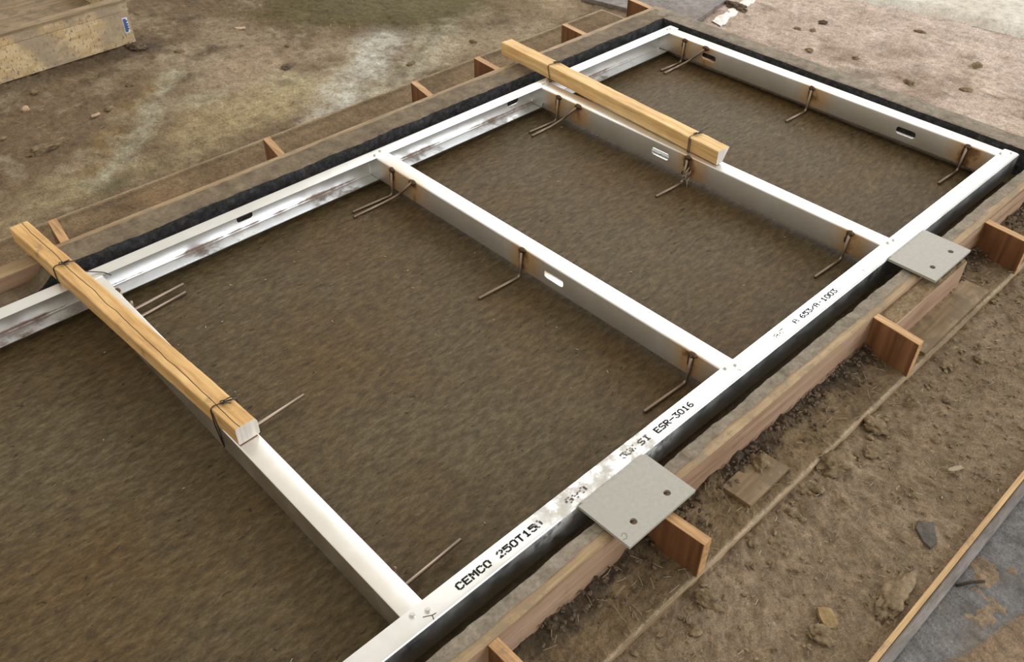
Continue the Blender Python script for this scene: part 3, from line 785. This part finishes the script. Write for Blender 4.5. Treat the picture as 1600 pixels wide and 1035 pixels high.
batten('wood_batten', 0.650, 0.592, 1.295, 0.452, [(0, 0), (0.020, 0), (0.036, 0.030), (0.042, 0.038), (0.0, 0.038)], [M_PINE, M_ENDGRAIN],
       'smooth pale pine batten tied over the third stud towards the back', 5)

def wire_tie(label, paths, r=0.0011):
    V = []; F = []
    for pts in paths:
        v, f = tube_geo(smooth_path(pts, 0.006, 4), r, 6); b = len(V)
        V += v; F += [tuple(i + b for i in q) for q in f]
    o = mobj('wire_tie', V, F, M_WIRE, None, True)
    return tag(o, label, 'wire', 'black wire ties round the battens')
def curl(c, s, seed):
    rr = random.Random(seed); out = []
    for k in range(3):
        a = rr.uniform(-0.9, 0.3) + k * 0.5
        d = Vector((math.cos(a), -math.sin(abs(a)) * 0.7, 0.15)) * s * rr.uniform(0.7, 1.1)
        side = Vector((d.y, -d.x, 0)) * 0.3 * rr.uniform(-1, 1)
        out.append([c, c + d * 0.4 + side, c + d])
    ring = [c + Vector((math.cos(q) * 0.004, math.sin(q) * 0.005, 0.001 * q / 3)) for q in np.linspace(0, 6.6, 12)]
    out.append(ring); return out
T = ZF + 0.0004
def loop(xl, xr, y, sx2, zbot, dy=0.0):
    # wire over the batten top, down the side, down the stud web, and under the stud
    return [(sx2, y - dy, Z(zbot)), (xl - 0.0022, y - dy * 0.3, T - 0.002), (xl - 0.0016, y, T + 0.036), (xl + 0.004, y + 0.001, T + 0.0402),
            (xr - 0.004, y - 0.006, T + 0.0402), (xr + 0.0022, y - 0.008, T + 0.036), (xr + 0.0024, y - 0.009, T + 0.002), (sx2 + 0.047, y - 0.010, Z(-0.012))]
wire_tie('black wire tie knotted on the cracked batten near its far end',
         [loop(-0.784, -0.743, 1.090, -0.7835, 0.0), [(-0.783, 1.090, T - 0.001), (-0.770, 1.100, Z(0.002)), (-0.741, 1.100, Z(0.002))],
          [(-0.7425, 1.080, T + 0.034), (-0.735, 1.078, T + 0.010), (-0.715, 1.072, Z(0.0025)), (-0.702, 1.058, Z(0.002)), (-0.694, 1.048, Z(-0.004))]] + curl(Vector((-0.768, 1.088, T + 0.0415)), 0.024, 4))
wire_tie('black wire tie round the cracked batten close to its cut white end',
         [loop(-0.751, -0.709, 0.512, -0.7505, -0.050, 0.006), [(-0.7512, 0.509, T + 0.03), (-0.7518, 0.500, Z(-0.010)), (-0.7545, 0.492, Z(-0.040))]] + curl(Vector((-0.730, 0.508, T + 0.0415)), 0.030, 9))
wire_tie('black wire tie round the smooth batten beside the far track',
         [loop(0.634, 0.676, 1.082, 0.575, -0.052, 0.040), [(0.632, 1.080, T + 0.002), (0.622, 1.060, Z(0.001)), (0.636, 1.066, Z(0.001))]] + curl(Vector((0.660, 1.080, T + 0.0415)), 0.030, 13))
wire_tie('doubled black wire tie round the smooth batten near its free end',
         [loop(0.597, 0.639, 0.545, 0.5795, -0.058, 0.004), [(0.596, 0.541, T + 0.036), (0.5935, 0.538, Z(0.0)), (0.5785, 0.533, Z(-0.058))]] + curl(Vector((0.617, 0.543, T + 0.0415)), 0.026, 17))

# frayed fibre tuft caught on the third stud's middle anchor
V = []; F = []
for k in range(9):
    rr = random.Random(60 + k); c = Vector((0.575, 0.520 + rr.uniform(-0.010, 0.008), Z(-0.012 - 0.05 * rr.random())))
    v, f = tube_geo(smooth_path([c, c + Vector((-0.006 - 0.006 * rr.random(), rr.uniform(-0.008, 0.010), -0.010)), c + Vector((-0.010 * rr.random(), rr.uniform(-0.014, 0.016), -0.022 - 0.01 * rr.random()))], 0.004), 0.0008, 5)
    b = len(V); V += v; F += [tuple(i + b for i in q) for q in f]
tag(mobj('fibre_tuft', V, F, M_FIBRE, None, True), 'frayed pale fibre tuft caught on the anchor rod under the smooth batten', 'fibre', kind='stuff')

# ------------------------------------------------------------------ loose boards, clods and litter
def clod(loc, size, mat, label, name='mud_clod', cat='clod', group=None, seed=0, squash=0.6, sub=4, rough=0.6):
    bm = bmesh.new(); bmesh.ops.create_icosphere(bm, subdivisions=sub, radius=1)
    for v in bm.verts:
        k = 1 + rough * mnoise.noise(v.co * 1.3 + Vector((seed * 7.7, 0, 0))) + 0.5 * rough * mnoise.noise(v.co * 3.3 + Vector((0, seed * 5.1, 0))) + 0.25 * rough * mnoise.noise(v.co * 8 + Vector((0, 0, seed)))
        k += 0.22 * mnoise.noise(v.co * 15 + Vector((seed, seed, 0)))
        v.co = Vector((v.co.x * size[0] * k, v.co.y * size[1] * k, max(v.co.z, -0.75) * size[2] * k))
    o = bm_obj(name, bm, mat, None, True)
    o.location = loc; o.rotation_euler = (0, 0, seed * 1.9)
    return tag(o, label, cat, group)
clod((-0.345, -0.252, 0.008), (0.019, 0.014, 0.012), M_DIRT, 'pale grey mud clod below the base ledge beside the nearest full brace', seed=1)
clod((-0.066, -0.150, ZB + 0.010), (0.020, 0.015, 0.014), M_DIRT, 'round grey mud clod on the base ledge behind the loose plywood square', seed=2)
clod((0.050, -0.238, 0.008), (0.030, 0.022, 0.014), M_DIRT, 'wide tan mud clod just outside the base ledge edge', seed=3)
clod((0.186, -0.236, 0.007), (0.022, 0.016, 0.010), M_DIRT, 'grey mud lump on the ground outside the second near brace', seed=4)
clod((-0.527, 1.880, 0.006), (0.050, 0.018, 0.012), M_DIRT, 'long low mud clod on the open ground behind the cracked batten', seed=5)
clod((-0.037, 2.345, 0.005), (0.035, 0.018, 0.009), M_DIRTM, 'dark wet clump at the foot of the strand board crate', seed=6)
clod((0.249, 1.877, 0.002), (0.026, 0.018, 0.005), M_DIRTM, 'dark sunken mud clump on pale ground left of the white streak', seed=7)
clod((1.837, 0.896, 0.006), (0.014, 0.011, 0.008), M_DIRTM, 'dark pebble-like clod on the pale ground beyond the end board', seed=8)
clod((1.735, 1.195, 0.006), (0.045, 0.022, 0.012), M_DIRTM, 'black clump beside the spilled white powder', seed=9)
clod((-0.122, -0.448, 0.005), (0.050, 0.020, 0.010), M_DIRT, 'flat grey mortar spatter against the lower right wood strip', seed=10, rough=0.6)
clod((-0.262, -0.410, 0.004), (0.022, 0.016, 0.009), M_DIRT, 'crumbly grey clod at the bottom edge of the near ground', seed=11, rough=0.6)
for i, (x, y, s) in enumerate([(1.756, 0.885, 0.010), (1.73, 0.932, 0.009), (1.60, 0.80, 0.010), (1.66, 0.66, 0.009), (2.02, 0.62, 0.012), (1.90, 0.36, 0.014), (1.70, 0.30, 0.012), (1.62, 0.45, 0.012)]):
    clod((x, y, 0.003), (s * 1.5, s, s * 0.6), M_DIRT, ['small clod in the trio near the powder, middle one', 'small clod in the trio near the powder, leftmost one', 'small clod lying alone between the trio and the end board', 'small clod closest to the middle of the end board', 'small clod farthest from the form, near the pale slab', 'small clod towards the right picture edge on pale ground', 'small flat clod by the right picture edge nearest the end board', 'small clod beyond the end stud, right of the pale ridge foot'][i], group='small dark clods beyond the form', seed=20 + i, sub=3)
for i, (x, y, s) in enumerate([(0.30, -0.26, 0.010), (0.36, -0.30, 0.009), (0.12, -0.27, 0.010), (-0.02, -0.25, 0.009), (-0.10, -0.245, 0.010), (-0.20, -0.235, 0.009), (-0.40, -0.27, 0.010), (0.24, -0.33, 0.009), (0.45, -0.25, 0.010), (0.52, -0.29, 0.011)]):
    clod((x, y, 0.004), (s * 1.2, s, s * 0.7), M_DIRT, 'small brown mud crumb %s, outside the near ledge' % ['beside the second brace', 'out from the second brace', 'right of the wide tan clod', 'beside the muddy offcut', 'just below the muddy offcut', 'between offcut and nearest plate', 'nearest the bottom picture edge', 'in the middle of the open ground', 'below the long offcut', 'farthest up the right edge'][i], group='mud crumbs outside the near ledge', seed=40 + i, sub=3)
for i, (x, y, s) in enumerate([(-0.30, 1.99, 0.010), (-0.18, 2.10, 0.011), (-0.42, 2.25, 0.010), (-0.60, 2.02, 0.009), (0.05, 2.22, 0.012), (0.34, 2.02, 0.010), (0.55, 1.62, 0.012), (0.82, 1.62, 0.010)]):
    clod((x, y, 0.004), (s * 1.3, s, s * 0.6), M_DIRT, 'small brown clod %s behind the form' % ['by the tan flake', 'left of the teal streak top', 'in front of the crate middle', 'by the left picture edge', 'right of the crate corner', 'left of the olive patch', 'at the foot of the white streak', 'behind the smooth batten end'][i], group='small clods behind the form', seed=60 + i, sub=3)
M_TAN = mat_concrete('tan_stone', lin(160, 134, 108), lin(188, 160, 132), lin(206, 184, 160), 40, (1, 1, 1), 0.7, 0.3)
clod((-0.485, 2.148, 0.007), (0.013, 0.010, 0.010), M_TAN, 'tan pebble on the ground in front of the strand board crate', 'pebble', 'stone', seed=71, sub=2, rough=0.2)

M_FLAKE = mat_concrete('grey_flake', lin(60, 57, 52), lin(84, 80, 74), lin(104, 99, 92), 90, (1, 1, 1), 0.8, 0.6)
M_CHIP = mat_concrete('muddy_chip', lin(112, 94, 62), lin(138, 116, 78), lin(158, 136, 98), 70, (1, 1, 1), 0.8, 0.4)
def slab_piece(name, loc, sx_, sy_, sz_, rz, mat, label, cat, seed=0, jag=0.15, rx=0.0, ry=0.0):
    bm = bmesh.new(); rr = random.Random(seed); n = 9; lo = []; hi = []
    for k in range(n):
        a = 2 * math.pi * k / n; q = 1 + rr.uniform(-jag, jag)
        cx, cy = math.cos(a), math.sin(a); m_ = max(abs(cx), abs(cy))
        lo.append(bm.verts.new((cx / m_ * sx_ / 2 * q, cy / m_ * sy_ / 2 * q, 0))); hi.append(bm.verts.new((cx / m_ * sx_ / 2 * q * 0.95, cy / m_ * sy_ / 2 * q * 0.95, sz_ * rr.uniform(0.8, 1.2))))
    bm.faces.new(lo[::-1]); bm.faces.new(hi)
    for k in range(n): bm.faces.new((lo[k], lo[(k + 1) % n], hi[(k + 1) % n], hi[k]))
    o = bm_obj(name, bm, mat); o.location = loc; o.rotation_euler = (rx, ry, rz); return tag(o, label, cat)
slab_piece('rubber_flake', (0.027, -0.424, 0.004), 0.050, 0.030, 0.005, 0.5, M_FLAKE, 'dark grey torn flake on the brown ground near the wood strip', 'scrap', 3, 0.3)
slab_piece('wood_chip', (-0.235, -0.398, 0.003), 0.036, 0.026, 0.007, 0.9, M_CHIP, 'yellowish wood chip half sunk in the lower right ground', 'wood chip', 5, 0.08)
slab_piece('mortar_flake', (0.198, -0.392, 0.003), 0.034, 0.010, 0.004, -0.5, M_FIBRED, 'thin pale splinter on the ground near the right picture edge', 'splinter', 7, 0.2)
slab_piece('mortar_flake', (-0.345, 1.975, 0.003), 0.030, 0.012, 0.004, 0.2, M_TAN, 'tan flat flake on the brown ground behind the form', 'flake', 8, 0.25)
slab_piece('mortar_flake', (0.298, 2.258, 0.003), 0.040, 0.014, 0.004, -0.6, M_TAN, 'curled pale shaving near the olive wet patch', 'flake', 9, 0.3)

M_SCRAP = mat_wood('mud_covered_ply', lin(160, 138, 108), lin(134, 114, 86), lin(104, 86, 62), 0, 0.6, 0.6, mud=(0.46, lin(106, 90, 68)))
o = board('plywood_offcut', -0.060, 0.060, -0.030, 0.030, 0, 0.009, [M_SCRAP], None, 0.0012)
o.location = (-0.098, -0.165, ZB + 0.0035); o.rotation_euler = (0, 0, 0.02); tag(o, 'square muddy plywood offcut lying on the near base ledge', 'offcut')
o = board('plywood_offcut', -0.150, 0.150, -0.030, 0.030, 0, 0.008, [M_SCRAP], None, 0.0012)
o.location = (0.575, -0.180, ZB + 0.0035); o.rotation_euler = (0, 0, 0.01); tag(o, 'long muddy plywood offcut on the base ledge between the two farther braces', 'offcut')

# chopped fibre litter
def litter(name, n, area_f, zf, mat, label, lmin, lmax, r, seed):
    rr = random.Random(seed); V = []; F = []
    for k in range(n):
        x, y = area_f(rr); a = rr.uniform(0, math.pi); l = rr.uniform(lmin, lmax); z = zf(x, y)
        d = Vector((math.cos(a), math.sin(a), rr.uniform(-0.15, 0.25))) * l / 2; c = Vector((x, y, z))
        s = Vector((-d.y, d.x, 0)) * rr.uniform(-0.15, 0.15)
        v, f = tube_geo([c - d, c + s, c + d], r, 4); b = len(V); V += v; F += [tuple(i + b for i in q) for q in f]
    return tag(mobj(name, V, F, mat), label, 'fibre', kind='stuff')
def near_area(rr): return rr.uniform(-0.55, 0.95), rr.uniform(-0.475, -0.225)
litter('fibre_litter', 420, near_area, lambda x, y: 0.007, M_FIBRED, 'short straw-coloured fibre bits strewn over the near ground', 0.006, 0.020, 0.0004, 1)
litter('fibre_litter', 80, near_area, lambda x, y: 0.008, M_FIBRE, 'short white glass fibre strands strewn over the near ground', 0.004, 0.012, 0.0004, 2)
litter('fibre_litter', 260, lambda rr: (rr.uniform(-0.6, 1.2), rr.uniform(-0.214, -0.118)), lambda x, y: ZB + 0.006 + 0.02 * max(0, (y + 0.16) / 0.05) , M_FIBRED, 'short fibre bits lying in the mud of the near base ledge', 0.008, 0.024, 0.0005, 3)
litter('fibre_litter', 90, lambda rr: (rr.uniform(-0.7, 1.2), rr.uniform(1.55, 2.3)), lambda x, y: 0.004, M_FIBRE, 'sparse pale fibre bits on the ground behind the form', 0.006, 0.018, 0.0004, 4)
litter('fibre_litter', 46, lambda rr: (rr.uniform(-0.9, 1.1), rr.uniform(0.05, 1.0)), lambda x, y: ZS + 0.0015, M_FIBRE, 'tiny white specks on the concrete panel skin', 0.002, 0.006, 0.0007, 5)
rr = random.Random(11)
bm = bmesh.new()
for k in range(650):
    x = rr.uniform(-0.6, 1.22); y = -0.116 - abs(rr.gauss(0, 0.026)); s = rr.uniform(0.0012, 0.0042)
    if y < -0.21: continue
    m = Matrix.Translation((x, y, ZB + 0.006 + 0.016 * max(0, (y + 0.165) / 0.05))) @ Matrix.Rotation(rr.uniform(0, 3), 4, 'Z') @ Matrix.Diagonal((s * 1.4, s, s * 0.8, 1))
    bmesh.ops.create_icosphere(bm, subdivisions=1, radius=1, matrix=m)
for v in bm.verts: v.co += Vector((mnoise.noise(v.co * 300), mnoise.noise(v.co * 310 + Vector((5, 0, 0))), mnoise.noise(v.co * 290))) * 0.0035
tag(bm_obj('mud_crumbs', bm, M_DIRTM), 'loose mud crumbs heaped along the foot of the near side board', 'mud', kind='stuff')
bm = bmesh.new()
for k in range(900):
    x = rr.uniform(-0.55, 0.9); y = rr.uniform(-0.47, -0.222); s = rr.uniform(0.001, 0.0032) * (1.6 if y > -0.27 else 1)
    m = Matrix.Translation((x, y, 0.004)) @ Matrix.Rotation(rr.uniform(0, 3), 4, 'Z') @ Matrix.Diagonal((s * 1.5, s, s * 0.7, 1))
    bmesh.ops.create_icosphere(bm, subdivisions=1, radius=1, matrix=m)
for v in bm.verts: v.co += Vector((mnoise.noise(v.co * 300), mnoise.noise(v.co * 310 + Vector((5, 0, 0))), mnoise.noise(v.co * 290))) * 0.003
tag(bm_obj('mud_crumbs', bm, M_DIRT), 'loose mud crumbs scattered over the near ground', 'mud', kind='stuff')

# ------------------------------------------------------------------ neighbouring wet casting bed (lower right)
M_STRIP = mat_wood('soiled_strip', lin(206, 178, 134), lin(184, 152, 108), lin(150, 120, 84), 0, 1.0, 0.6)
M_CHAN2 = mat_concrete('dull_grey_channel', lin(84, 80, 78), lin(118, 112, 108), lin(140, 134, 130), 60, (0.2, 1, 1), 0.6, 0.3)
bed = empty('casting_bed', (0.3, -0.8, 0.0), 'neighbouring wet grey casting bed edged by a wood strip', 'casting bed')
board('edge_strip', -0.9, 1.6, -0.4885, -0.4795, -0.004, 0.013, [M_STRIP], bed, 0.001)
prof = [(0.0, 0.010), (0.004, 0.0135), (0.013, 0.0135), (0.0155, 0.010), (0.0155, -0.002)]
V = []; F = []
for s in (-0.9, 1.6):
    for p in prof: V.append((s, -0.4885 - p[0], p[1]))
for i in range(len(prof) - 1): F.append((i, i + 1, len(prof) + i + 1, len(prof) + i))
mobj('edge_channel', V, F, M_CHAN2, bed)
wx = axis([(-1.2, -0.4, 0.03), (-0.4, 0.5, 0.006), (0.5, 2.0, 0.04)]); wy = axis([(-1.6, -0.75, 0.05), (-0.75, -0.503, 0.005), (-0.503, -0.5029, 0.0001)])
A, B = np.meshgrid(wx, wy)
line = -0.566 - 0.24 * (A + 0.159) + 0.012 * fbm(A, B, 9, 3, 5)
brown = sstep(0.004, -0.004, B - line)
zz = 0.0045 + 0.0012 * fbm(A, B, 14, 4, 3) * (0.3 + 0.7 * brown) + 0.004 * brown
cb = np.zeros(A.shape + (3,)); cb[:] = lin(112, 111, 112)[:3]
cb = paint(cb, [(sstep(-0.1, 0.5, fbm(A, B, 22, 5, 7, 0.65)) * 0.7, (72, 68, 62)), (sstep(0.15, 0.6, fbm(A, B, 8, 5, 17, 0.6)) * 0.45, (116, 104, 84)), (brown * 0.9, (128, 108, 84))])
wetb = np.clip((1 - brown) * (0.45 + 0.55 * sstep(-0.3, 0.3, fbm(A, B, 7, 3, 27))), 0, 1)
grid_obj('wet_surface', A, B, zz, M_MUD, bed, cb, wetb)
V, F = tube_geo([(-0.035, -0.508, 0.008), (-0.010, -0.523, 0.009), (0.006, -0.535, 0.007)], 0.0026, 6)
tag(mobj('twig', V, F, M_DIRTD, None, True), 'dark twig on the wet casting bed by its wood strip', 'twig')

# ------------------------------------------------------------------ strand board crate (top left)
crate = empty('strand_board_crate', (-0.5, 2.5, 0.0), 'muddy strand board crate in the top left corner', 'crate')
a = 0.045
def cboard(name, x0, x1, y0, y1, z0_, z1, mats):
    o = board(name, x0, x1, y0, y1, z0_, z1, mats, None, 0.0012)
    for v in o.data.vertices:
        v.co = Vector((v.co.x, v.co.y + (v.co.x + 0.018) * a, v.co.z))
    return adopt(o, crate)
cboard('front_panel', -1.6, -0.018, 2.398, 2.411, 0.003, 0.108, [M_OSB])
cboard('upper_panel', -1.6, -0.012, 2.405, 2.420, 0.108, 0.137, [M_OSB])
cboard('backing_panel', -1.6, -0.014, 2.411, 2.424, 0.003, 0.110, [M_OSB])
cboard('top_rail', -1.6, -0.014, 2.400, 2.440, 0.137, 0.146, [M_BASE])
cboard('end_panel', -0.034, -0.014, 2.440, 3.0, 0.003, 0.137, [M_OSB])
cboard('bottom_panel', -1.6, -0.034, 2.424, 3.0, 0.003, 0.06, [M_SCRAP])
stick = cboard('sticker', -0.0445, -0.0265, 2.3972, 2.398, 0.040, 0.090, [M_STICKW])
o = cboard('sticker_print', -0.0425, -0.0330, 2.3968, 2.3972, 0.043, 0.087, [M_STICKB])
o.parent = stick; o.matrix_parent_inverse = Matrix()
for z in (0.050, 0.058, 0.066, 0.076):
    b = cboard('sticker_print', -0.0325, -0.0285, 2.3968, 2.3972, z, z + 0.005, [M_STICKB]); b.parent = stick; b.matrix_parent_inverse = Matrix()

# ------------------------------------------------------------------ grey board, white powder and pale slab beyond the form
M_GREYB = mat_concrete('grey_stained_board', lin(92, 88, 88), lin(126, 120, 118), lin(150, 142, 138), 40, (1, 1, 1), 0.8, 0.4)
o = board('grey_mixing_board', -0.16, 0.16, -0.45, 0.0, 0.0, 0.016, [M_GREYB], None, 0.002)
o.location = (1.52, 1.66, 0.002); o.rotation_euler = (0, 0, 0.20); tag(o, 'grey stained board lying beyond the far corner of the form', 'board')
s = np.linspace(0, 1, 80); t = np.linspace(-1, 1, 22); A, B = np.meshgrid(s, t)
wv = 0.028 * (0.75 + 0.4 * fbm(A * 3, B * 0 + 1, 3, 3, 3))
PX = 1.56 + A * 0.36 + B * wv * 0.3; PY = 1.155 + A * 0.065 + B * wv
tag(grid_obj('white_powder', PX, PY, 0.0030 + 0.006 * np.sqrt(np.clip(1 - B ** 2, 0, 1)) * np.clip(0.6 + fbm(PX, PY, 40, 3, 5), 0.1, 1) * sstep(0, 0.1, A) * sstep(1, 0.9, A) - 0.004 * (np.abs(B) > 0.97), M_POWDER),
    'streak of spilled white powder beyond the far corner of the form', 'powder', kind='stuff')
xs = np.linspace(0, 1, 60); ys = np.linspace(0, 1, 90); A, B = np.meshgrid(xs, ys)
edge = 2.245 + 0.03 * fbm(A * 0, B, 6, 4, 9) - 0.10 * sstep(0.55, 0.75, B) + 0.03 * np.sin(B * 7)
PX = edge + A * (4.2 - edge); PY = -0.9 + B * 2.6
PZ = 0.0 + 0.028 * sstep(0, 0.012, A) + 0.002 * fbm(PX, PY, 10, 4, 7)
o = grid_obj('floor', PX, PY, PZ, M_PALE); tag(o, 'pale dusty concrete slab rising at the upper right', 'slab', kind='structure')
